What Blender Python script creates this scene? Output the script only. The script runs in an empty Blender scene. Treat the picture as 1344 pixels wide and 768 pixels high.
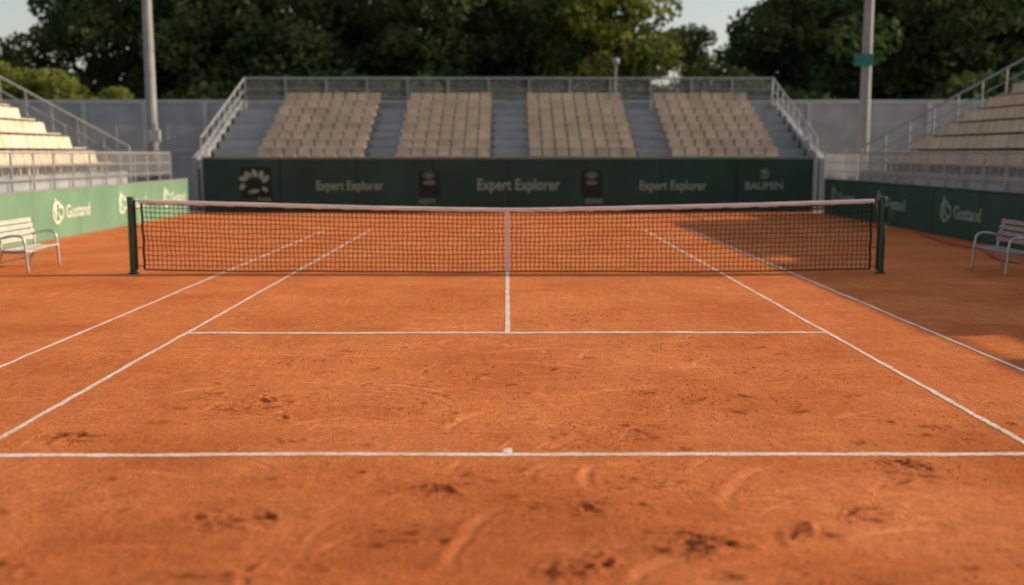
import bpy, math, random
import numpy as np
from mathutils import Vector, Matrix

random.seed(7)
rng = np.random.default_rng(11)
scene = bpy.context.scene
COL = scene.collection
R = math.radians

# ------------------------------------------------------------------ helpers
def link(o, parent=None):
    COL.objects.link(o)
    if parent is not None:
        o.parent = parent
    return o

def empty(name, loc=(0, 0, 0), rotz=0.0):
    e = bpy.data.objects.new(name, None)
    e.empty_display_size = 0.3
    e.location = loc
    e.rotation_euler = (0, 0, rotz)
    COL.objects.link(e)
    return e

class MB:
    """mesh builder"""
    def __init__(self):
        self.v = []; self.f = []; self.m = []
    def add(self, vs, fs, mi=0):
        b = len(self.v)
        self.v.extend([tuple(p) for p in vs])
        for f in fs:
            self.f.append(tuple(i + b for i in f)); self.m.append(mi)
    def box(self, x0, x1, y0, y1, z0, z1, mi=0):
        self.add([(x0,y0,z0),(x1,y0,z0),(x1,y1,z0),(x0,y1,z0),(x0,y0,z1),(x1,y0,z1),(x1,y1,z1),(x0,y1,z1)],
                 [(0,3,2,1),(4,5,6,7),(0,1,5,4),(1,2,6,5),(2,3,7,6),(3,0,4,7)], mi)
    def obox(self, M, sx, sy, sz, mi=0):
        vs = []
        for z in (-sz/2, sz/2):
            for x, y in ((-sx/2,-sy/2),(sx/2,-sy/2),(sx/2,sy/2),(-sx/2,sy/2)):
                vs.append(M @ Vector((x, y, z)))
        self.add(vs, [(0,3,2,1),(4,5,6,7),(0,1,5,4),(1,2,6,5),(2,3,7,6),(3,0,4,7)], mi)
    def tube(self, pts, r, n=8, mi=0, caps=True):
        pts = [Vector(p) for p in pts]
        rs = r if isinstance(r, (list, tuple)) else [r]*len(pts)
        d0 = (pts[1]-pts[0]).normalized()
        up = Vector((0,0,1)) if abs(d0.z) < 0.9 else Vector((1,0,0))
        nrm = d0.cross(up).normalized()
        vs = []
        for i, p in enumerate(pts):
            if i == 0: d = pts[1]-pts[0]
            elif i == len(pts)-1: d = pts[-1]-pts[-2]
            else: d = (pts[i+1]-pts[i]).normalized() + (pts[i]-pts[i-1]).normalized()
            d.normalize()
            nrm = (nrm - d*nrm.dot(d)).normalized()
            b = d.cross(nrm)
            for k in range(n):
                a = 2*math.pi*k/n
                vs.append(p + (nrm*math.cos(a) + b*math.sin(a))*rs[i])
        fs = []
        for i in range(len(pts)-1):
            for k in range(n):
                k2 = (k+1) % n
                fs.append((i*n+k, i*n+k2, (i+1)*n+k2, (i+1)*n+k))
        if caps:
            fs.append(tuple(range(n-1, -1, -1)))
            fs.append(tuple((len(pts)-1)*n + k for k in range(n)))
        self.add(vs, fs, mi)
    def obj(self, name, mats, parent=None, smooth=False, bevel=0.0, loc=(0,0,0)):
        me = bpy.data.meshes.new(name)
        me.from_pydata(self.v, [], self.f)
        if not isinstance(mats, (list, tuple)): mats = [mats]
        for m in mats: me.materials.append(m)
        if len(mats) > 1:
            me.polygons.foreach_set('material_index', self.m)
        if smooth:
            me.polygons.foreach_set('use_smooth', [True]*len(me.polygons))
        me.update()
        o = bpy.data.objects.new(name, me)
        o.location = loc
        link(o, parent)
        if bevel > 0:
            b = o.modifiers.new('bevel', 'BEVEL'); b.width = bevel; b.segments = 2
            b.limit_method = 'ANGLE'
        return o

def smooth_path(pts, sub=6):
    P = [Vector(p) for p in pts]
    out = []
    for i in range(len(P)-1):
        p0 = P[i-1] if i > 0 else P[i]
        p1, p2 = P[i], P[i+1]
        p3 = P[i+2] if i+2 < len(P) else P[i+1]
        for s in range(sub):
            t = s/sub
            out.append(0.5*((2*p1)+(-p0+p2)*t+(2*p0-5*p1+4*p2-p3)*t*t+(-p0+3*p1-3*p2+p3)*t**3))
    out.append(P[-1])
    return out

# ------------------------------------------------------------------ materials
def mat(name, c1, c2=None, scale=3.0, rough=0.7, bump=0.0, bscale=40.0, metal=0.0, detail=3, spec=0.3, stretch=(1,1,1)):
    m = bpy.data.materials.new(name); m.use_nodes = True
    nt = m.node_tree; N = nt.nodes; L = nt.links
    bs = N['Principled BSDF']
    bs.inputs['Roughness'].default_value = rough
    bs.inputs['Metallic'].default_value = metal
    bs.inputs['Specular IOR Level'].default_value = spec
    c2 = c2 or tuple(x*0.75 for x in c1)
    tc = N.new('ShaderNodeTexCoord')
    mp = N.new('ShaderNodeMapping'); mp.inputs['Scale'].default_value = stretch
    L.new(tc.outputs['Object'], mp.inputs['Vector'])
    nz = N.new('ShaderNodeTexNoise'); nz.inputs['Scale'].default_value = scale; nz.inputs['Detail'].default_value = detail
    L.new(mp.outputs['Vector'], nz.inputs['Vector'])
    rp = N.new('ShaderNodeValToRGB')
    rp.color_ramp.elements[0].position = 0.3; rp.color_ramp.elements[1].position = 0.7
    rp.color_ramp.elements[0].color = (*c2, 1); rp.color_ramp.elements[1].color = (*c1, 1)
    L.new(nz.outputs['Fac'], rp.inputs['Fac'])
    L.new(rp.outputs['Color'], bs.inputs['Base Color'])
    if bump > 0:
        n2 = N.new('ShaderNodeTexNoise'); n2.inputs['Scale'].default_value = bscale; n2.inputs['Detail'].default_value = 3
        L.new(tc.outputs['Object'], n2.inputs['Vector'])
        b = N.new('ShaderNodeBump'); b.inputs['Strength'].default_value = bump; b.inputs['Distance'].default_value = 0.02
        L.new(n2.outputs['Fac'], b.inputs['Height']); L.new(b.outputs['Normal'], bs.inputs['Normal'])
    return m

def clay_nodes(nt, use_attr=True):
    N = nt.nodes; L = nt.links
    tc = N.new('ShaderNodeTexCoord')
    def noise(scale, detail=4, rough=0.55, vec=None, dist=0.0):
        n = N.new('ShaderNodeTexNoise'); n.inputs['Scale'].default_value = scale
        n.inputs['Detail'].default_value = detail; n.inputs['Roughness'].default_value = rough
        n.inputs['Distortion'].default_value = dist
        L.new(vec if vec else tc.outputs['Object'], n.inputs['Vector'])
        return n.outputs['Fac']
    def ramp(src, a, b, ca, cb):
        r = N.new('ShaderNodeValToRGB')
        r.color_ramp.elements[0].position = a; r.color_ramp.elements[1].position = b
        r.color_ramp.elements[0].color = (*ca, 1) if isinstance(ca, tuple) else (ca, ca, ca, 1)
        r.color_ramp.elements[1].color = (*cb, 1) if isinstance(cb, tuple) else (cb, cb, cb, 1)
        L.new(src, r.inputs['Fac']); return r.outputs['Color']
    def mix(fac, a, b, mode='MIX'):
        m = N.new('ShaderNodeMix'); m.data_type = 'RGBA'; m.blend_type = mode
        if isinstance(fac, float): m.inputs[0].default_value = fac
        else: L.new(fac, m.inputs[0])
        for s, i in ((a, 6), (b, 7)):
            if isinstance(s, tuple): m.inputs[i].default_value = (*s, 1)
            else: L.new(s, m.inputs[i])
        return m.outputs[2]
    base = ramp(noise(0.5, 3, 0.6, dist=0.6), 0.3, 0.72, (0.68, 0.190, 0.058), (0.86, 0.285, 0.102))
    def aniso(sx, sy, rot, sc, det, dist):
        mp = N.new('ShaderNodeMapping'); mp.inputs['Scale'].default_value = (sx, sy, 1); mp.inputs['Rotation'].default_value = (0, 0, R(rot))
        L.new(tc.outputs['Object'], mp.inputs['Vector'])
        return noise(sc, det, 0.72, mp.outputs['Vector'], dist)
    base = mix(1.0, base, ramp(aniso(0.7, 2.2, 10, 1.9, 5, 0.8), 0.35, 0.68, 0.88, 1.06), 'MULTIPLY')
    base = mix(0.9, base, ramp(aniso(4.0, 0.9, -34, 1.8, 5, 1.2), 0.46, 0.70, 0.94, 1.12), 'MULTIPLY')
    base = mix(1.0, base, ramp(aniso(1.2, 6.0, 24, 1.8, 3, 1.6), 0.50, 0.66, 0.95, 1.12), 'MULTIPLY')
    g1 = noise(38, 4, 0.85); g2 = noise(200, 1, 0.6)
    base = mix(1.0, base, ramp(g1, 0.34, 0.66, 0.62, 1.24), 'MULTIPLY')
    base = mix(1.0, base, ramp(g2, 0.3, 0.7, 0.66, 1.24), 'MULTIPLY')
    rgh = ramp(noise(6.0, 5, 0.8, dist=0.5), 0.60, 0.74, 0.0, 0.5)
    base = mix(rgh, base, (0.38, 0.098, 0.032))
    if use_attr:
        at = N.new('ShaderNodeAttribute'); at.attribute_name = 'scuff'
        ml = N.new('ShaderNodeMath'); ml.operation = 'MULTIPLY'
        gr = ramp(g1, 0.40, 0.54, 0.35, 1.0)
        L.new(at.outputs['Fac'], ml.inputs[0]); L.new(gr, ml.inputs[1])
        base = mix(ml.outputs[0], base, (0.17, 0.040, 0.014))
        at2 = N.new('ShaderNodeAttribute'); at2.attribute_name = 'slide'
        base = mix(at2.outputs['Fac'], base, (0.92, 0.36, 0.15))
        at3 = N.new('ShaderNodeAttribute'); at3.attribute_name = 'dark_tone'
        base = mix(at3.outputs['Fac'], base, mix(1.0, base, (0.68, 0.60, 0.55), 'MULTIPLY'))  # darker clay tone where the mask is high
    ad = N.new('ShaderNodeMath'); ad.operation = 'MULTIPLY_ADD'
    L.new(g1, ad.inputs[0]); ad.inputs[1].default_value = 2.2; L.new(g2, ad.inputs[2])
    ad2 = N.new('ShaderNodeMath'); ad2.operation = 'MULTIPLY_ADD'
    L.new(noise(10, 4, 0.7), ad2.inputs[0]); ad2.inputs[1].default_value = 2.5; L.new(ad.outputs[0], ad2.inputs[2])
    b = N.new('ShaderNodeBump'); b.inputs['Strength'].default_value = 0.75; b.inputs['Distance'].default_value = 0.008
    L.new(ad2.outputs[0], b.inputs['Height'])
    return base, b.outputs['Normal'], noise, ramp, mix, tc

clay = bpy.data.materials.new('clay'); clay.use_nodes = True
bs = clay.node_tree.nodes['Principled BSDF']
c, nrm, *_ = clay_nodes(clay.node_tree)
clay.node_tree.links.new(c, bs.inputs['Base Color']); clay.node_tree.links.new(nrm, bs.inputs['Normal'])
bs.inputs['Roughness'].default_value = 0.95; bs.inputs['Specular IOR Level'].default_value = 0.05

line_m = bpy.data.materials.new('line_paint'); line_m.use_nodes = True
nt = line_m.node_tree; bs = nt.nodes['Principled BSDF']
c, nrm, noise, ramp, mix, tc = clay_nodes(nt, False)
dirt = ramp(noise(22, 5, 0.8), 0.50, 0.66, 0.0, 0.85)
dirt2 = ramp(noise(2.5, 3, 0.6), 0.35, 0.70, (0.90, 0.84, 0.77), (0.78, 0.60, 0.45))
cc = mix(dirt, dirt2, c)
nt.links.new(cc, bs.inputs['Base Color']); nt.links.new(nrm, bs.inputs['Normal'])
bs.inputs['Roughness'].default_value = 0.7

M_earth = mat('gravel_ground', (0.30,0.27,0.23), (0.20,0.18,0.15), 2.0, 0.95, 0.3, 60)
M_conc = mat('concrete', (0.37,0.37,0.37), (0.26,0.26,0.27), 0.9, 0.85, 0.2, 30, detail=6)
M_conc_step = mat('concrete_step', (0.36,0.38,0.40), (0.26,0.28,0.30), 1.0, 0.85, detail=5)
M_seat_sunlit = mat('seat_plastic_sunlit', (0.80,0.68,0.52), (0.58,0.47,0.34), 1.3, 0.5)  # left stand: beige plastic paled, sunlight put into the colour
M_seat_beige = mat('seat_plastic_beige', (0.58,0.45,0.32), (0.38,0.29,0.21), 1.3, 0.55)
M_rail = mat('galvanised_steel', (0.36,0.37,0.37), (0.27,0.28,0.28), 5, 0.5, metal=0.3)
M_wallgreen = mat('banner_dark_green', (0.014,0.056,0.042), (0.009,0.038,0.029), 0.6, 0.6)
M_wallgreenL = mat('banner_sunlit_green', (0.17,0.31,0.20), (0.12,0.24,0.155), 0.7, 0.6, detail=6)  # left banner: sunlight put into a paler green
M_wallgreenR = mat('banner_shaded_green', (0.022,0.070,0.052), (0.015,0.050,0.038), 0.6, 0.6)  # right banner: shade put into a darker green
M_print = mat('printed_letters', (0.24,0.32,0.26), (0.17,0.24,0.19), 3, 0.6)
M_printD = mat('printed_letters_dim', (0.12,0.16,0.14), (0.09,0.12,0.10), 3, 0.6)
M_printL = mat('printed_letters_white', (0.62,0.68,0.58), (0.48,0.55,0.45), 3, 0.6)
M_black = mat('black_panel', (0.007,0.014,0.012), (0.005,0.010,0.009), 3, 0.6)
M_cord = mat('net_cord', (0.018,0.020,0.018), (0.010,0.011,0.010), 20, 0.8)
M_tape = mat('net_tape', (0.88,0.78,0.76), (0.68,0.58,0.57), 6, 0.8, 0.3, 80, stretch=(0.5,1,4))
M_post = mat('post_green_paint', (0.018,0.075,0.045), (0.010,0.045,0.028), 6, 0.35, spec=0.5)
M_postmetal = mat('dark_metal', (0.06,0.065,0.06), (0.03,0.03,0.03), 8, 0.4, metal=0.5)
M_bench_w = mat('bench_slat_paint', (0.60,0.57,0.51), (0.40,0.38,0.33), 4, 0.55, stretch=(6,1,6))
M_bench_d = mat('bench_slat_grey_brown', (0.36,0.31,0.28), (0.20,0.17,0.15), 4, 0.6, stretch=(6,1,6))  # darker grey-brown slats of the right bench
M_alu = mat('aluminium_frame', (0.50,0.50,0.49), (0.38,0.38,0.38), 6, 0.4, metal=0.6)
M_pole = mat('pole_paint_grey', (0.30,0.30,0.29), (0.22,0.22,0.22), 2, 0.6)
M_hose = mat('red_hose', (0.45,0.035,0.03), (0.35,0.03,0.02), 8, 0.45)
M_bark = mat('bark', (0.10,0.075,0.05), (0.05,0.038,0.028), 4, 0.95)
M_white = mat('white_metal', (0.50,0.50,0.48), (0.40,0.40,0.38), 2, 0.5)
M_sign = mat('teal_sign', (0.03,0.17,0.14), (0.02,0.13,0.11), 3, 0.5)
M_glass = mat('lamp_glass', (0.30,0.31,0.30), None, 3, 0.3)

def leaf_mat(name, dark, light, trans):
    m = bpy.data.materials.new(name); m.use_nodes = True
    nt = m.node_tree; N = nt.nodes; L = nt.links
    N.remove(N['Principled BSDF']); out = N['Material Output']
    tc = N.new('ShaderNodeTexCoord'); nz = N.new('ShaderNodeTexNoise'); nz.inputs['Scale'].default_value = 0.35; nz.inputs['Detail'].default_value = 2
    L.new(tc.outputs['Object'], nz.inputs['Vector'])
    rp = N.new('ShaderNodeValToRGB'); rp.color_ramp.elements[0].position = 0.38; rp.color_ramp.elements[1].position = 0.64
    rp.color_ramp.elements[0].color = (*dark, 1); rp.color_ramp.elements[1].color = (*light, 1)
    L.new(nz.outputs['Fac'], rp.inputs['Fac'])
    d = N.new('ShaderNodeBsdfDiffuse'); t = N.new('ShaderNodeBsdfTranslucent'); mx = N.new('ShaderNodeMixShader')
    L.new(rp.outputs['Color'], d.inputs['Color']); L.new(rp.outputs['Color'], t.inputs['Color'])
    mx.inputs[0].default_value = trans
    L.new(d.outputs[0], mx.inputs[1]); L.new(t.outputs[0], mx.inputs[2]); L.new(mx.outputs[0], out.inputs['Surface'])
    return m
M_leaf = leaf_mat('foliage_dark', (0.034,0.062,0.026), (0.12,0.17,0.055), 0.4)
M_leaf2 = leaf_mat('foliage_sunlit', (0.11,0.15,0.03), (0.32,0.34,0.08), 0.45)  # leaves of lit trees, sunlight put into a brighter yellow-green

# ------------------------------------------------------------------ court geometry constants
Y_BASE, Y_SERV, Y_NET, Y_FAR = 7.82, 13.31, 20.05, 31.6
SX, DX = 4.115, 5.485
WALLX, Y_BACK = 12.15, 41.0

# ------------------------------------------------------------------ ground
g = MB(); g.add([(-900,-900,-0.02),(900,-900,-0.02),(900,900,-0.02),(-900,900,-0.02)], [(0,1,2,3)])
g.obj('ground', M_earth)

_tab = rng.random((256, 256))
def vnoise(x, y):
    xi = np.floor(x).astype(int); yi = np.floor(y).astype(int)
    fx = x-xi; fy = y-yi
    fx = fx*fx*(3-2*fx); fy = fy*fy*(3-2*fy)
    a = _tab[xi & 255, yi & 255]; b = _tab[(xi+1) & 255, yi & 255]
    c = _tab[xi & 255, (yi+1) & 255]; d = _tab[(xi+1) & 255, (yi+1) & 255]
    return (a*(1-fx)+b*fx)*(1-fy) + (c*(1-fx)+d*fx)*fy - 0.5
def fbm(x, y, o=4):
    s = 0; a = 1.0
    for k in range(o):
        s = s + a*vnoise(x*2**k+17*k, y*2**k+31*k); a *= 0.5
    return s

prints = []
clusters = [(-2.36,9.47,18,.32),(-3.5,8.28,10,.15),(1.78,6.14,6,.06),(1.10,5.96,12,.15),(0.46,5.58,10,.10),(-1.75,6.34,9,.11),
            (2.96,7.50,10,.18),(-0.5,6.97,9,.10),(0.77,8.45,11,.28),(2.3,6.5,7,.15),(-0.76,6.1,6,.2),(0.55,6.6,6,.3),
            (-1.0,9.2,8,.6),(1.6,9.6,9,.6),(2.9,10.6,6,.7),(0.2,10.8,7,.6),(-2.8,6.8,5,.4),(-1.3,5.3,6,.3),(1.7,5.2,5,.3),
            (3.8,8.6,6,.4),(-0.2,7.3,5,.35),(1.2,7.2,7,.35),(-2.0,11.6,6,.5),(2.0,12.2,6,.5),(0.9,14.8,5,.6),(-1.5,15.5,5,.8),
            (-3.0,5.6,5,.3),(3.0,5.4,6,.3),(0.1,5.0,6,.25),(2.2,8.9,6,.5)]
for ci, (cx, cy, n, sp) in enumerate(clusters):
    strong = 1.35 if ci < 10 else 1.0
    for k in range(n):
        prints.append((cx+random.gauss(0,sp), cy+random.gauss(0,sp*.8), random.uniform(.018,.04), random.uniform(.04,.10),
                       random.uniform(-1.3,1.3), random.uniform(.004,.010)*strong))
for k in range(170):
    prints.append((random.uniform(-5,5), random.uniform(4.5,13), random.uniform(.02,.04), random.uniform(.03,.08), random.uniform(-1.5,1.5), random.uniform(.0015,.005)))
slides = []
for sx_, sy_, ln, wd, an in [(0.35,11.35,0.9,.035,-0.35),(1.55,7.0,.42,.045,1.05),(1.75,7.35,.35,.04,.8),(0.55,7.25,.35,.04,1.5),
        (-0.3,5.9,.3,.035,1.3),(0.8,5.6,.35,.04,.8),(1.3,5.3,.3,.035,-.7),(-1.6,8.9,.4,.04,.5),(-0.9,10.2,.5,.04,-.5),
        (-0.4,8.9,.45,.04,1.1),(1.1,10.1,.5,.045,.4),(2.4,6.2,.4,.035,.2),(-0.2,6.3,.4,.04,1.2),(0.2,12.2,.6,.05,.3),(-2.5,7.4,.35,.04,-.3),(3.1,9.1,.4,.04,.5)]:
    slides.append((sx_, sy_, ln, wd, an, .007))
for k in range(170):
    slides.append((random.gauss(0.4,1.8), random.uniform(4.8,14), random.uniform(.12,.5), random.uniform(.016,.04), random.choice((1,1,-1))*random.uniform(.1,1.5), random.uniform(.002,.006)))

def line_dist(x, y):
    d = np.full_like(x, 9.0)
    d = np.minimum(d, np.abs(y-Y_BASE)); d = np.minimum(d, np.where(np.abs(x) < SX+.2, np.abs(y-Y_SERV), 9))
    d = np.minimum(d, np.abs(np.abs(x)-SX)); d = np.minimum(d, np.abs(np.abs(x)-DX))
    d = np.minimum(d, np.where((y > Y_SERV-.2), np.abs(x), 9))
    return d

def base_h(x, y):
    return 0.010*fbm(x*0.7, y*0.7, 3) + 0.004*fbm(x*4, y*4, 3)

def height(x, y, masks=False):
    h = base_h(x, y)
    sc = np.zeros_like(x); sl = np.zeros_like(x)
    hp = np.zeros_like(x)
    for px, py, rx, ry, an, dp in prints:
        m = (np.abs(x-px) < .3) & (np.abs(y-py) < .3)
        if not m.any(): continue
        dx = x[m]-px; dy = y[m]-py
        u = dx*math.cos(an)+dy*math.sin(an); v = -dx*math.sin(an)+dy*math.cos(an)
        q = (u/ry)**2+(v/rx)**2
        hp[m] += dp*(-np.exp(-q) + 0.9*np.exp(-((np.sqrt(q)-1.6)/.45)**2))
        sc[m] += min(1, dp/.006)*np.exp(-(q/1.8))
    for px, py, ln, wd, an, dp in slides:
        m = (np.abs(x-px) < ln*1.6) & (np.abs(y-py) < ln*1.6)
        if not m.any(): continue
        dx = x[m]-px; dy = y[m]-py
        u = dx*math.cos(an)+dy*math.sin(an); v = -dx*math.sin(an)+dy*math.cos(an) + 0.25*u*u/ln
        env = np.exp(-(u/ln*1.3)**4)
        hp[m] += dp*env*(-np.exp(-(v/wd)**2)+.8*np.exp(-((np.abs(v)-1.7*wd)/(.5*wd))**2))
        sl[m] += (dp/.005)*env*np.exp(-(v/wd)**2)*.38
    k = np.clip((line_dist(x, y)-.04)/.12, 0, 1)
    jag = np.clip(0.5+1.6*fbm(x*14, y*14, 2), 0, 1)
    h = h + hp*k + .007*np.clip(sc, 0, 1)*fbm(x*22, y*22, 2)*k*2 + .005*fbm(x*15, y*15, 2)*k
    if masks:
        return h, np.clip(sc, 0, 1)*k*jag, np.clip(sl, 0, .6)*k*np.clip(.3+jag, 0, 1)
    return h

def axis(segs):
    a = []
    for s, e, st in segs:
        a.append(np.arange(s, e, st))
    a.append(np.array([segs[-1][1]]))
    return np.concatenate(a)
ax = axis([(-WALLX, -5.6, .2), (-5.6, 5.6, .02), (5.6, WALLX, .2)])
ay = axis([(-10, 4.2, .4), (4.2, 10.5, .02), (10.5, 16, .04), (16, 41.0, .2)])
X, Y = np.meshgrid(ax, ay)
xf_, yf_ = X.ravel(), Y.ravel()
Hh, SC, SL = height(xf_, yf_, True)
DK = np.clip((8.8-yf_)/5.0 + 1.1*fbm(xf_*.5+3, yf_*.5, 4), 0, 1)*.75  # clay tone mask: darker towards the near end and the sides
DK = np.maximum(DK, np.clip((np.abs(xf_)-3.2)/4 + .8*fbm(xf_*.4+9, yf_*.4, 3), 0, 1)*.35*(yf_ < 14))
nx, ny = len(ax), len(ay)
co = np.stack([xf_, yf_, Hh], 1).astype(np.float32)
ii = np.arange(nx*ny).reshape(ny, nx)
quads = np.stack([ii[:-1,:-1].ravel(), ii[:-1,1:].ravel(), ii[1:,1:].ravel(), ii[1:,:-1].ravel()], 1)
me = bpy.data.meshes.new('clay_court')
me.vertices.add(len(co)); me.vertices.foreach_set('co', co.ravel())
me.loops.add(quads.size); me.loops.foreach_set('vertex_index', quads.ravel().astype(np.int32))
me.polygons.add(len(quads)); me.polygons.foreach_set('loop_start', np.arange(0, quads.size, 4, dtype=np.int32))
me.polygons.foreach_set('loop_total', np.full(len(quads), 4, dtype=np.int32))
me.update(calc_edges=True)
me.polygons.foreach_set('use_smooth', np.ones(len(quads), dtype=bool))
for nm, arr in (('scuff', SC), ('slide', SL), ('dark_tone', DK)):
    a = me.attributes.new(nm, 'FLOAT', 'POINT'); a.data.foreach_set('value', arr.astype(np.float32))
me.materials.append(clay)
link(bpy.data.objects.new('clay_court', me))

cr = MB()
CX = []; CY = []; CS = []
for cx, cy, n, sp in clusters:
    for k in range(n*18):
        CX.append(cx+random.gauss(0,sp*.9)); CY.append(cy+random.gauss(0,sp*.9)); CS.append(random.choice((.003,.004,.006,.008,.010)))
for k in range(3000):
    CX.append(random.uniform(-4.8,4.8)); CY.append(4.4+8*random.random()**1.4); CS.append(random.choice((.002,.003,.004,.006)))
CZ = base_h(np.array(CX), np.array(CY))
for x, y, z, s in zip(CX, CY, CZ, CS):
    vs = []
    for d in ((1,0,0),(-1,0,0),(0,1,0),(0,-1,0),(0,0,.8),(0,0,-.8)):
        k = s*random.uniform(.6,1.2)
        vs.append((x+d[0]*k, y+d[1]*k, float(z)+s*.35+d[2]*k))
    cr.add(vs, [(0,2,4),(2,1,4),(1,3,4),(3,0,4),(2,0,5),(1,2,5),(3,1,5),(0,3,5)])
cr.obj('clay_crumbs', mat('clay_crumb', (0.52,0.15,0.045), (0.28,0.075,0.025), 9, 0.95))

# ------------------------------------------------------------------ court lines
lm = MB()
def strip(x0, y0, x1, y1, w, z=0.004):
    L = math.hypot(x1-x0, y1-y0)
    n = max(2, int(L/0.03))
    t = np.linspace(0, 1, n)
    dx, dy = (x1-x0)/L, (y1-y0)/L
    nxx, nyy = -dy, dx
    cols = []
    for k, off in enumerate((-1, -.5, 0, .5, 1)):
        j = (rng.random(n)-.5)*(0.010 if abs(off) == 1 else 0) + (0.010*fbm(t*L*3+5*k, t*0+k*9.1, 3) if abs(off) == 1 else 0)
        px = x0+(x1-x0)*t + nxx*(off*w/2 + j); py = y0+(y1-y0)*t + nyy*(off*w/2 + j)
        cols.append(np.stack([px, py, height(px, py)+z], 1))
    vs = np.concatenate(cols); fs = []
    for k in range(4):
        for i in range(n-1):
            fs.append((k*n+i, k*n+i+1, (k+1)*n+i+1, (k+1)*n+i))
    lm.add([tuple(map(float, v)) for v in vs], fs)
strip(-DX-.3, Y_BASE, DX+.3, Y_BASE, .085)
strip(-SX, Y_SERV, SX, Y_SERV, .11, .0055)
for s in (-1, 1):
    strip(s*SX, Y_BASE+.05, s*SX, Y_FAR, .056, .004)
    strip(s*DX, Y_BASE+.05, s*DX, Y_FAR, .056, .004)
strip(0, Y_SERV+.055, 0, 26.4, .065)
strip(0.0, Y_BASE+.05, 0.0, Y_BASE+.19, .07)
lm.obj('court_lines', line_m, smooth=True)

# ------------------------------------------------------------------ tennis net
net = empty('tennis_net', (0, Y_NET, 0))
HW = 6.95
def top_z(x):
    t = abs(x)/HW
    return 1.245 + 0.165*(t**1.35)
def bot_z(x):
    return 0.040 + 0.007*math.sin(x*1.3) + 0.004*math.sin(x*3.1+1) + 0.05*(abs(x)/HW)**4
def sway(x, z):
    return 0.02*math.sin(x*1.7+z*2) + 0.012*math.sin(x*4.3+2*z)
nm = MB()
ncol = 160; nrow = 14
def P(i, j):
    x = -HW + 2*HW*i/ncol
    zt, zb = top_z(x)-.05, bot_z(x)
    t = j/nrow
    sag = 0.012*math.sin(x*2.1+j*.5)*0.6 + 0.006*math.sin(x*7+j*2)
    z = zb+(zt-zb)*t + (sag*math.sin(math.pi*t))
    return (x+0.010*math.sin(j*1.3+i*.7)*math.sin(math.pi*t), sway(x, z)*math.sin(math.pi*t*.5+0.4), z)
for i in range(ncol+1):
    nm.tube([P(i, j) for j in range(nrow+1)], 0.0060, 4, caps=False)
for j in range(1, nrow):
    nm.tube([P(i, j) for i in range(ncol+1)], 0.0060, 4, caps=False)
nm.obj('net_mesh', M_cord, net)
b = MB()
b.tube([(P(i, 0)[0], P(i, 0)[1], P(i, 0)[2]-.004) for i in range(ncol+1)], 0.015, 6)
b.tube([P(0, j) for j in range(nrow+1)], 0.022, 6); b.tube([P(ncol, j) for j in range(nrow+1)], 0.022, 6)
b.tube([(P(i, nrow)[0], P(i, nrow)[1], P(i, nrow)[2]-.02) for i in range(ncol+1)], 0.014, 6)
b.obj('net_border', M_cord, net)
tp = MB(); n = 200
prof = [(-.014,-.070),(-.019,-.03),(-.016,.0),(-.006,.012),(.006,.012),(.016,.0),(.019,-.03),(.014,-.070)]
vs = []; fs = []
for i in range(n+1):
    x = -HW-.05+(2*HW+.1)*i/n; zz = top_z(min(HW, abs(x))); y0 = sway(x, zz)
    for k, (py, pz) in enumerate(prof):
        wob = .005*math.sin(x*11+k)+.004*math.sin(x*23)
        vs.append((x, y0+py, zz+pz+(wob if pz < -.05 else 0)))
m_ = len(prof)
for i in range(n):
    for k in range(m_):
        k2 = (k+1) % m_
        fs.append((i*m_+k, i*m_+k2, (i+1)*m_+k2, (i+1)*m_+k))
tp.add(vs, fs); tp.obj('top_tape', M_tape, net, smooth=True)
cs = MB(); vs = []; fs = []
for j in range(15):
    z = .02+(top_z(0)-.02)*j/14; y = sway(0, z)*.9-.026
    w = .036+.003*math.sin(j*1.1)
    vs += [(-w, y, z), (w, y, z), (w, y+.006, z), (-w, y+.006, z)]
for j in range(14):
    for k in range(4):
        k2 = (k+1) % 4
        fs.append((j*4+k, j*4+k2, j*4+4+k2, j*4+4+k))
fs += [(3,2,1,0), (56,57,58,59)]
cs.add(vs, fs); cs.box(-.03,.03,-.05,-.01,.06,.13)
cs.obj('centre_strap', M_tape, net)
for s in (-1, 1):
    p = MB()
    x = s*7.16
    p.tube([(x,0,0),(x,0,1.44)], .066, 20)
    p.tube([(x,0,1.44),(x,0,1.455),(x,0,1.47)], [.074,.074,.05], 20)
    p.tube([(x,0,0.0),(x,0,.03)], .10, 20)
    p.obj('post', M_post, net, smooth=False, bevel=.006)
    q = MB()
    xi = s*7.09; q.box(min(xi,xi-s*.02),max(xi,xi-s*.02),-.03,.03,.08,1.40)
    for zz in (.15,.5,.9,1.25): q.tube([(xi-s*.01,0,zz),(s*(HW-.0),0,zz)], .009, 6)
    q.tube([(s*7.2,0,1.40),(s*HW,sway(HW,1.4),1.385)], .012, 6)
    q.obj('lacing_bar', M_postmetal, net)
w = MB(); w.box(7.225,7.31,-.05,.05,1.02,1.30); w.tube([(7.30,0,1.15),(7.37,0,1.15),(7.37,0,1.02)], .012, 8)
w.obj('winder', M_post, net, bevel=.008)

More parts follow.
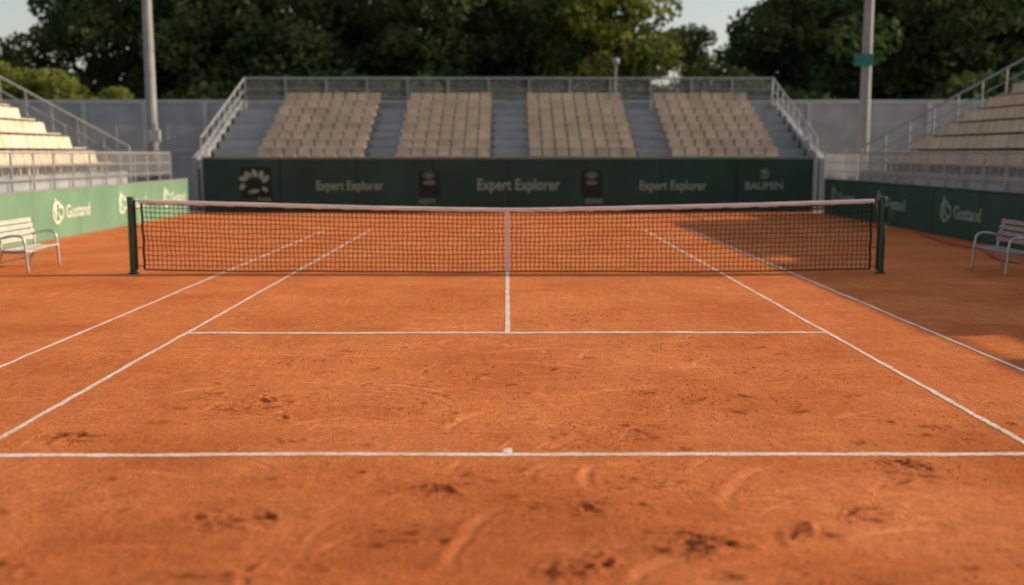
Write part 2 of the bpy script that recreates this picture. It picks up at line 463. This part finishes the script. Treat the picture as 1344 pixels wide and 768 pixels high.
# ------------------------------------------------------------------ benches
def bench(x, y, face, slat, rot=0.0, length=1.55):
    e = empty('park_bench', (x, y, 0), rot)
    e.scale = (face, 1, 1)
    fr = MB()
    for yy in (0.06, length-.06):
        path = smooth_path([(0.02,yy,0),(0.0,yy,.25),(-.015,yy,.50),(-.05,yy,.66),(-.16,yy,.715),(-.34,yy,.70),(-.50,yy,.66)], 6)
        fr.tube(path, .023, 10)
        path = smooth_path([(-.60,yy,0),(-.53,yy,.22),(-.47,yy,.42),(-.53,yy,.72),(-.60,yy,.98)], 6)
        fr.tube(path, .021, 10)
        fr.tube([(-.02,yy,.40),(-.25,yy,.385),(-.475,yy,.40)], .019, 8)
    fr.tube([(-.5,.06,.2),(-.5,length-.06,.2)], .014, 8)
    fr.tube([(-.04,.06,.39),(-.04,length-.06,.39)], .014, 8)
    fr.obj('frame', M_alu, e, smooth=True)
    st = MB()
    for k in range(5):
        st.obox(Matrix.Translation((-.03-.098*k, length/2, .435-.012*math.sin(k*.78))), .078, length, .028)
    st.obj('seat', slat, e, bevel=.006)
    bk = MB()
    for k in range(4):
        t = k/3
        bk.obox(Matrix.Translation((-.475-.085*t, length/2, .60+.115*k)) @ Matrix.Rotation(R(-13), 4, 'Y'), .026, length, .088)
    bk.obj('backrest', slat, e, bevel=.006)
    return e
bench(-9.24, 20.1, 1, M_bench_w)
bench(9.36, 19.5, -1, M_bench_d)

hs = MB()
hs.tube(smooth_path([(11.9,30.5,.03),(11.5,28.6,.03),(11.2,26.5,.03),(11.3,24.9,.03),(10.9,23.6,.03),(10.6,22.4,.03),(10.9,21.4,.03),(11.6,20.6,.03)], 8), .028, 8)
hs.obj('garden_hose', M_hose, smooth=True)

# ------------------------------------------------------------------ text / emblems
def text_mesh(s, size, M, mt, parent, name='lettering', xs=1.0):
    cu = bpy.data.curves.new('t', 'FONT'); cu.body = s; cu.size = size; cu.extrude = .004; cu.offset = size*.018
    cu.align_x = 'CENTER'; cu.align_y = 'CENTER'
    o = bpy.data.objects.new('t', cu); COL.objects.link(o)
    bpy.context.view_layer.update()
    me = bpy.data.meshes.new_from_object(o.evaluated_get(bpy.context.evaluated_depsgraph_get()))
    bpy.data.objects.remove(o)
    me.transform(M @ Matrix.Diagonal((xs, 1, 1, 1)))
    me.materials.clear(); me.materials.append(mt)
    ob = bpy.data.objects.new(name, me); link(ob, parent)
    return ob
def disc(mb, M, cx, cy, rx, ry, an=0, n=20, t=.006):
    vs = []
    for z in (0, t):
        for k in range(n):
            a = 2*math.pi*k/n
            u, v = rx*math.cos(a), ry*math.sin(a)
            vs.append(M @ Vector((cx+u*math.cos(an)-v*math.sin(an), cy+u*math.sin(an)+v*math.cos(an), z)))
    fs = [tuple(range(n, 2*n))] + [(k, (k+1) % n, n+(k+1) % n, n+k) for k in range(n)]
    mb.add(vs, fs)
def ring(mb, M, cx, cy, r, w, a0, a1, n=24, t=.0075):
    vs = []
    for k in range(n+1):
        a = a0+(a1-a0)*k/n
        for rr in (r-w/2, r+w/2):
            vs.append(M @ Vector((cx+rr*math.cos(a), cy+rr*math.sin(a), t)))
    mb.add(vs, [(2*k, 2*k+1, 2*k+3, 2*k+2) for k in range(n)])

bw = empty('advertising_wall', (0, Y_BACK, 0))
m = MB(); m.box(-11.75, 11.85, 0, .18, 0, 2.08); m.obj('panel', M_wallgreen, bw)
m = MB(); m.box(-11.8, 11.9, -.02, .22, 2.08, 2.16)
m.obj('coping', mat('coping_dark', (0.22,0.25,0.24), None, 2, 0.6), bw)
m = MB()
for k in range(9):
    xx = -11.75+23.6*k/8; m.box(xx-.02, xx+.02, -.010, 0, 0, 2.078)
m.obj('panel_joints', M_black, bw)
def bx(px): return (px-666)/33.3
def TB(px, z): return Matrix.Translation((bx(px), -.012, z)) @ Matrix.Rotation(R(90), 4, 'X')
text_mesh('Expert Explorer', .50, TB(462, 1.03), M_print, bw, xs=.80)
text_mesh('Expert Explorer', .60, TB(680, 1.06), M_print, bw, xs=.82)
text_mesh('Expert Explorer', .50, TB(880, 1.03), M_print, bw, xs=.80)
text_mesh('ADVY', .26, TB(562, .42), M_print, bw); text_mesh('SERVE', .26, TB(778, .42), M_print, bw)
text_mesh('BAUMIN', .42, TB(998, 1.02), M_print, bw, xs=.95)
m = MB(); M4 = TB(998, 1.5)
ring(m, M4, 0, 0, .15, .05, R(200), R(520)); disc(m, M4, 0, .02, .06, .07)
M5 = TB(338, 1.2)
for k in range(5):
    a = R(20+k*34); disc(m, M5, .05+.46*math.cos(a), .34*math.sin(a)-.02, .17, .10, a+.5)
disc(m, M5, -.42, -.2, .14, .10, R(60)); disc(m, M5, .02, -.38, .22, .08, R(10)); disc(m, M5, .45, -.3, .14, .08, R(-30))
text_mesh('PARIS', .2, TB(352, .5), M_print, bw)
m.obj('emblems', M_print, bw)
m = MB()
for px in (565, 775):
    M6 = TB(px, 1.30)
    disc(m, M6, 0, .1, .17, .10); disc(m, M6, 0, -.14, .24, .09); ring(m, M6, 0, 0, .26, .05, R(20), R(160))
m.obj('crests', M_printD, bw)
m = MB()
for px in (565, 775): m.box(bx(px)-.42, bx(px)+.42, -.0075, -.001, .62, 1.62)
m.box(bx(322), bx(362), -.0075, -.001, .55, 1.75)
m.obj('dark_boxes', M_black, bw)

def side_wall(s, mt, pm, spots, y0, y1, h=1.30):
    e = empty('advertising_wall', (s*WALLX, 0, 0))
    m = MB(); m.box(min(0, s*.12), max(0, s*.12), y0, y1, 0, h); m.obj('panel', mt, e)
    m = MB(); m.box(min(-s*.02, s*.14), max(-s*.02, s*.14), y0, y1, h, h+.04)
    yy = y0
    while yy < y1:
        m.box(min(-s*.006, s*.001), max(-s*.006, s*.001), yy, yy+.02, .0, h-.002); yy += 3.0
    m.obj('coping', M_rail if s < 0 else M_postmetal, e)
    for yy in spots:
        Mr = Matrix.Translation((-s*.010, yy, .70)) @ Matrix.Rotation(R(90)*(1 if s < 0 else -1), 4, 'Z') @ Matrix.Rotation(R(90), 4, 'X')
        mm = MB()
        ring(mm, Mr, -.95, .0, .27, .09, R(30), R(330)); ring(mm, Mr, -.72, .0, .16, .08, R(180), R(500), t=.009)
        disc(mm, Mr, -1.05, .12, .07, .30)
        mm.obj('emblem', pm, e)
        text_mesh('Gustand', .50, Mr @ Matrix.Translation((.45, -.02, 0)), pm, e)
    return e
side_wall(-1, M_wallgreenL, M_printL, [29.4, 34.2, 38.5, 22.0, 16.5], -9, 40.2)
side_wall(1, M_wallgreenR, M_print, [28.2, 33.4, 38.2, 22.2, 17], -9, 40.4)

# ------------------------------------------------------------------ seats
SP = [(-.02,.43),(.0,.455),(.2,.44),(.38,.43),(.44,.47),(.49,.62),(.52,.80)] + [(.56,.80),(.53,.60),(.475,.43),(.40,.39),(.2,.40),(.0,.41)]
def add_seat(mb, origin, fdir, wdir, w):
    n = len(SP); vs = []
    for ww in (-w/2, w/2):
        for d, z in SP:
            vs.append((origin[0]+fdir[0]*d+wdir[0]*ww, origin[1]+fdir[1]*d+wdir[1]*ww, origin[2]+z))
    fs = [(k, (k+1) % n, n+(k+1) % n, n+k) for k in range(n)]
    fs += [tuple(range(n-1,-1,-1)), tuple(range(n, 2*n))]
    mb.add(vs, fs)
    o = (origin[0]+fdir[0]*.25, origin[1]+fdir[1]*.25)
    mb.box(o[0]-.03, o[0]+.03, o[1]-.03, o[1]+.03, origin[2], origin[2]+.40)

gs = empty('grandstand', (0, 0, 0))
NR = 8; y0 = 42.8; rise = .36; tread = .86; zb = 1.75
st = MB()
xL, xR = -12.3, 12.45
yE = y0+tread*NR+.6; zE = zb+rise*(NR-1)
for i in range(NR):
    yb = y0+tread*i
    st.box(xL, xR, yb, yb+tread-.001 if i < NR-1 else yE, 0, zb+rise*i)
st.obj('tiers', M_conc_step, gs)
m = MB(); m.box(xL-.05, xR+.05, y0-.25, y0-.01, 0, zb+.30); m.box(xL-.05, xR+.05, yE+.01, yE+.16, 0, zE+.40)
m.obj('front_ledge', M_conc, gs)
blocks = [(-10.25,-5.85),(-4.5,-.70),(.90,5.3),(6.75,11.15)]
ss = MB()
for i in range(NR):
    for a, bb in blocks:
        n = int((bb-a)/.50)
        for k in range(n):
            add_seat(ss, (a+.26+k*(bb-a)/n, y0+tread*i+.22, zb+rise*i), (0,1), (1,0), .48)
ss.obj('seats', M_seat_beige, gs)
ai = MB()
for a, bb in [(-5.7,-4.65),(-.55,.75),(5.45,6.6)]:
    for i in range(NR-1):
        ai.box(a, bb, y0+tread*i+tread*.5, y0+tread*(i+1)-.003, zb+rise*i+.002, zb+rise*i+rise*.5)
ai.obj('aisle_steps', M_conc, gs)
rl = MB()
zr = zE+1.50
for z, r in ((zr, .045), (zr-.5, .02), (zE+.62, .035)):
    rl.tube([(xL, yE-.1, z), (xR, yE-.1, z)], r, 8)
xx = xL
while xx <= xR+.01:
    rl.tube([(xx, yE-.1, zE), (xx, yE-.1, zr)], .045, 8); xx += (xR-xL)/13
for kk in range(230):
    xx = xL+(xR-xL)*kk/230
    rl.tube([(xx, yE-.1, zE+.6), (xx, yE-.1, zr)], .011, 4, caps=False)
for s, xx in ((-1, xL-.02), (1, xR+.02)):
    for dz, r in ((1.15, .045), (.65, .03), (.25, .03)):
        rl.tube([(xx, y0-.1, zb+dz), (xx, yE-.1, zE+dz+.35)], r, 8)
    for i in range(NR+1):
        t = i/NR; yy = y0-.1+(yE-y0)*t; zz = zb+(zE-zb)*t
        rl.tube([(xx, yy, zz-.1), (xx, yy, zz+1.15+.35*t)], .035, 6)
rl.obj('railing', M_rail, gs)
sw = MB()
for xx in (xL-.35, xR+.12):
    vs = []
    for dx in (0, .22):
        vs += [(xx+dx, y0-.25, 0), (xx+dx, yE, 0), (xx+dx, yE, zE+.35), (xx+dx, y0-.25, zb+.35)]
    sw.add(vs, [(3,2,1,0),(4,5,6,7),(0,1,5,4),(1,2,6,5),(2,3,7,6),(3,0,4,7)])
sw.obj('side_walls', M_conc, gs)

def side_stand(s, ya, yb_, seatm, back_h):
    e = empty('grandstand', (0, 0, 0))
    n = 9; tr = .80; ri = .46; x0 = 12.7; z0 = 1.55
    a = MB()
    for i in range(n):
        xa = x0+tr*i; xb = xa+tr-.001
        a.box(min(s*xa, s*xb), max(s*xa, s*xb), ya, yb_, 0, z0+ri*i)
    xb = x0+tr*n
    a.box(min(s*(x0-.2), s*(x0-.01)), max(s*(x0-.2), s*(x0-.01)), ya, yb_+.1, 0, z0+.15)
    a.obj('tiers', M_conc_step, e)
    a = MB(); a.box(min(s*(xb+.01), s*(xb+.2)), max(s*(xb+.01), s*(xb+.2)), ya-.1, yb_+.1, 0, back_h)
    a.obj('back_wall', M_conc, e)
    q = MB()
    aisles = [(ya+yb_)*.5-4.5, (ya+yb_)*.5+6.0]
    for i in range(n-1 if s > 0 else n):
        yy = yb_-.5
        while yy > ya+.3:
            if all(abs(yy-aa) > .75 for aa in aisles):
                add_seat(q, (s*(x0+tr*i+.2), yy, z0+ri*i), (s, 0), (0, 1), .49)
            yy -= .52
    q.obj('seats', seatm, e)
    r = MB()
    xf = s*(x0-.3)
    for z, rr in ((2.30, .032), (1.95, .018), (1.6, .018)):
        r.tube([(xf, ya, z), (xf, yb_+4.2, z)], rr, 6)
    yy = ya
    while yy < yb_+4.3:
        r.tube([(xf, yy, 0.0), (xf, yy, 2.30)], .028, 6); yy += 1.25
    yy = ya+.3
    while yy < yb_+4.2:
        r.tube([(xf, yy, 1.5), (xf, yy, 2.29)], .009, 4, caps=False); yy += .12
    zt = z0+ri*(n-1)
    for dz, rr in ((1.25, .04), (.8, .022), (.45, .022)):
        r.tube([(xf, yb_+.06, z0+dz-.3), (s*(xb-.1), yb_+.06, zt+dz+.1)], rr, 6)
    for i in range(n+1):
        t = i/n; xx = xf+(s*(xb-.1)-xf)*t; zz = z0+(zt-z0)*t
        r.tube([(xx, yb_+.06, zz-.3), (xx, yb_+.06, zz+.95+.4*t)], .032, 6)
    r.tube([(s*(xb+.1), ya, back_h+.55), (s*(xb+.1), yb_, back_h+.55)], .035, 6)
    yy = ya
    while yy <= yb_:
        r.tube([(s*(xb+.1), yy, back_h), (s*(xb+.1), yy, back_h+.55)], .028, 6); yy += 2.2
    r.obj('railing', M_rail, e)
    return e
side_stand(-1, 4, 34.8, M_seat_sunlit, 5.5)
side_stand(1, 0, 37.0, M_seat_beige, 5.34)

# ------------------------------------------------------------------ perimeter wall
pw = empty('concrete_wall', (0, 53.0, 0))
m = MB(); m.box(-60, 60, 0, .3, 0, 4.75); m.obj('wall_body', M_conc, pw)
m = MB(); m.box(-60.05, 60.05, -.05, .35, 4.75, 4.92)
for k in range(41): m.box(-60+3*k-.12, -60+3*k+.12, -.10, -.002, 0, 4.748)
m.box(-60, 60, -.06, -.003, 2.35, 2.45)
m.obj('wall_trim', mat('concrete_trim', (0.46,0.46,0.45), (0.36,0.36,0.35), 1.5, .85), pw)

cb = empty('utility_cabin', (14.1, 46.5, 0))
m = MB(); m.box(-.75,.75,0,1.2,0,2.45); m.obj('body', M_white, cb, bevel=.02)
m = MB(); m.box(-.85,.85,-.1,1.3,2.45,2.55); m.box(-.4,.4,-.03,-.003,.05,2.1); m.obj('roof_and_door', M_conc, cb)

def fence(xa, xb, y, h):
    e = empty('fence', (0, y, 0))
    m = MB()
    for z in (.1, h/2, h): m.tube([(xa,0,z),(xb,0,z)], .025, 6)
    n = max(2, int(abs(xb-xa)/2))
    for k in range(n+1):
        xx = xa+(xb-xa)*k/n; m.tube([(xx,0,0),(xx,0,h)], .035, 6)
    k = xa
    while k < xb:
        m.tube([(k,0,.1),(k,0,h)], .005, 4, caps=False); k += .12
    m.obj('fence_frame', M_rail, e)
fence(-22, -12.9, 47.5, 3.6)
fence(15.2, 22, 47.5, 2.4)

# ------------------------------------------------------------------ light poles
def pole(x, y, extra):
    e = empty('light_pole', (x, y, 0))
    m = MB(); m.tube([(0,0,0),(0,0,4),(0,0,9),(0,0,15)], [.24,.22,.19,.14], 16); m.tube([(0,0,0),(0,0,.25)], .33, 16)
    m.obj('shaft', M_pole, e, smooth=True)
    m = MB(); m.box(-1.6,1.6,-.08,.08,14.8,14.95)
    for k in range(4):
        m.obox(Matrix.Translation((-1.2+.8*k,-.2,14.65)) @ Matrix.Rotation(R(35),4,'X'), .55,.25,.4)
    m.obj('floodlights', M_pole, e, bevel=.02)
    if extra == 'box':
        m = MB(); m.box(-.05,.42,-.38,-.22,2.75,3.25); m.box(.1,.3,-.34,-.24,3.25,3.55); m.obj('junction_box', M_white, e, bevel=.02)
    else:
        m = MB(); m.box(-.62,.18,-.36,-.26,5.9,6.4); m.obj('small_sign', M_sign, e, bevel=.01)
pole(-15.0, 45.0, 'box')
pole(15.1, 45.0, 'sign')
lp = empty('street_lamp', (5.2, 51.4, 0))
m = MB(); m.tube([(0,0,0),(0,0,6.5)], [.06,.045], 10); m.obj('post', M_pole, lp)
m = MB(); m.tube([(0,0,6.5),(0,0,6.6),(0,0,6.75),(0,0,6.82)], [.10,.17,.19,.06], 14); m.obj('lamp_head', M_glass, lp, smooth=True)

# ------------------------------------------------------------------ trees
def tree_meshes(seed, H=16.0, RX=5.0, nclump=42, leaves=200):
    rd = random.Random(seed); r2 = np.random.default_rng(seed)
    m = MB()
    th = H*.36
    m.tube([(0,0,0),(.1,0,th*.5),(.05,.1,th),(0,.05,H*.62),(0,0,H*.85)], [.42,.33,.27,.16,.05], 9)
    cl = []
    for k in range(nclump):
        while True:
            p = Vector((rd.uniform(-1,1), rd.uniform(-1,1), rd.uniform(-1,1)))
            if .25 < p.length < 1: break
        zc = H*.60 + p.z*H*.36
        wz = 1-.45*max(0, p.z)
        cl.append((Vector((p.x*RX*wz, p.y*RX*wz, zc)), rd.uniform(.8, 1.75)))
    for c, rr in cl[::2]:
        b0 = Vector((0, 0, min(max(th*.8, c.z*.62), H*.7)))
        mid = (b0+c)/2 + Vector((0,0,-.3))
        m.tube([b0, mid, c], [.11,.07,.03], 5, caps=False)
    V = []
    for c, rr in cl:
        n = int(leaves*rr)
        d = r2.normal(size=(n,3)); d /= np.linalg.norm(d, axis=1)[:,None]
        rad = rr*(.35+.75*r2.random(n)**.6)
        pos = np.array(c)+d*rad[:,None]*np.array([1.15,1.15,.8])
        s = r2.uniform(.15,.30,n)
        a = r2.normal(size=(n,3)); a /= np.linalg.norm(a,axis=1)[:,None]
        b = np.cross(a, r2.normal(size=(n,3))); b /= np.linalg.norm(b,axis=1)[:,None]
        a *= s[:,None]; b *= (s*.6)[:,None]
        V.append(np.stack([pos-a, pos-b, pos+a, pos+b], 1).reshape(-1,3))
    V = np.concatenate(V)
    me = bpy.data.meshes.new('leaves')
    me.vertices.add(len(V)); me.vertices.foreach_set('co', V.astype(np.float32).ravel())
    nq = len(V)//4
    me.loops.add(nq*4); me.loops.foreach_set('vertex_index', np.arange(nq*4, dtype=np.int32))
    me.polygons.add(nq); me.polygons.foreach_set('loop_start', np.arange(0,nq*4,4,dtype=np.int32)); me.polygons.foreach_set('loop_total', np.full(nq,4,dtype=np.int32))
    me.update(calc_edges=True)
    mt = bpy.data.meshes.new('trunk'); mt.from_pydata(m.v, [], m.f); mt.materials.append(M_bark)
    return mt, me
protos = []
for sd in (1, 2, 3, 4):
    mt, ml = tree_meshes(sd, RX=4.6+.4*(sd % 3))
    ml.materials.append(M_leaf)
    ml2 = ml.copy(); ml2.materials.clear(); ml2.materials.append(M_leaf2)
    protos.append((mt, ml, ml2))
def tree(x, y, h, kind, rot, bright=False, w=1.0):
    e = empty('tree', (x, y, 0), rot)
    k = h/16.0; e.scale = (k*w, k*w, k)
    mt, ml, ml2 = protos[kind]
    link(bpy.data.objects.new('trunk', mt), e)
    link(bpy.data.objects.new('crown', ml2 if bright else ml), e)
T = [(-25.5,68,16,0,.3,0),(-20.5,70,17,1,1.2,0),(-15.5,67,17.5,2,2.0,0),(-10.5,69,15.0,3,.8,0),(-3.5,68,17.5,0,2.6,0),(1.6,70,16.5,1,3.5,0),
     (6.3,66,15.0,2,4.2,1),(11.6,69,10.6,3,5.0,1),(19.0,69,16,0,5.5,0),(24.5,67,17.5,1,.4,0),(30,69,15.5,2,1.5,0),(36,70,18,3,2.2,0),(42,70,17,0,.2,0),
     (-32.5,70,9.0,3,2.9,1),(-38,72,9.0,1,1.1,0),(-44,72,9,2,.5,0),
     (-23,77,17,2,.9,0),(-17,78,18,3,1.9,0),(-12,77,16,1,.2,0),(-5.5,78,17,0,4.1,0),(-.5,78,18,3,3.3,0),(4.4,79,16,2,1.4,0),
     (21.5,78,16,1,2.4,0),(28,78,18,3,.6,0),(33.5,78,17,0,2.8,0),(40,78,18,2,3.7,0)]
for t in T: tree(t[0], t[1], t[2], t[3], t[4], bool(t[5]))
for x, y, h, kd, rt in [(-24.5,57.5,7.2,0,1),(-28.5,58,8.4,2,2),(-21,57.6,5.8,1,3),(-33,58.5,9.0,3,.5)]:
    tree(x, y, h, kd, rt, True, 1.25)
r2 = np.random.default_rng(5)
n = 42000
hx = r2.uniform(-60, 60, n); hy = r2.normal(62.5, 1.0, n)
hz = r2.random(n)**.8*(5.8 + 3.0*vnoise(hx*.3, hx*0+2.2))
pos = np.stack([hx, hy, hz], 1); s = r2.uniform(.18,.38,n)
a = r2.normal(size=(n,3)); a /= np.linalg.norm(a,axis=1)[:,None]
b = np.cross(a, r2.normal(size=(n,3))); b /= np.linalg.norm(b,axis=1)[:,None]
a *= s[:,None]; b *= (s*.7)[:,None]
V = np.stack([pos-a,pos-b,pos+a,pos+b],1).reshape(-1,3)
me = bpy.data.meshes.new('hedge'); me.from_pydata(V.tolist(), [], np.arange(len(V)).reshape(-1,4).tolist()); me.materials.append(M_leaf)
link(bpy.data.objects.new('hedge', me))

# ------------------------------------------------------------------ light
EL, AZ = 22.0, 8.0
world = bpy.data.worlds.new('World'); scene.world = world; world.use_nodes = True
N = world.node_tree.nodes; L = world.node_tree.links
sky = N.new('ShaderNodeTexSky'); sky.sky_type = 'NISHITA'; sky.sun_disc = False
sky.sun_elevation = R(EL); sky.sun_rotation = R(90-AZ); sky.air_density = 1.3; sky.dust_density = 1.5; sky.ozone_density = 0.8
hsn = N.new('ShaderNodeHueSaturation'); hsn.inputs['Saturation'].default_value = 0.5; hsn.inputs['Value'].default_value = 1.0
L.new(sky.outputs[0], hsn.inputs['Color'])
L.new(hsn.outputs[0], N['Background'].inputs['Color']); N['Background'].inputs['Strength'].default_value = 0.14
sl = bpy.data.lights.new('sun', 'SUN'); sl.energy = 5.0; sl.angle = R(0.5); sl.color = (1.0, .80, .56)
so = bpy.data.objects.new('sun', sl); COL.objects.link(so)
d = Vector((math.cos(R(EL))*math.cos(R(AZ)), math.cos(R(EL))*math.sin(R(AZ)), math.sin(R(EL))))
so.rotation_euler = d.to_track_quat('Z', 'Y').to_euler(); so.location = (30, 10, 20)

# ------------------------------------------------------------------ camera
cam = bpy.data.cameras.new('camera'); co_ = bpy.data.objects.new('camera', cam); COL.objects.link(co_)
cam.sensor_width = 36; cam.lens = 36.96
co_.location = (0, 0, 2.29); co_.rotation_euler = (R(90-7.55), 0, R(-0.25))
cam.clip_end = 3000; cam.clip_start = .05
cam.dof.use_dof = True; cam.dof.focus_distance = 11.8; cam.dof.aperture_fstop = 0.66
scene.camera = co_
scene.view_settings.view_transform = 'Standard'; scene.view_settings.look = 'None'; scene.view_settings.exposure = 0
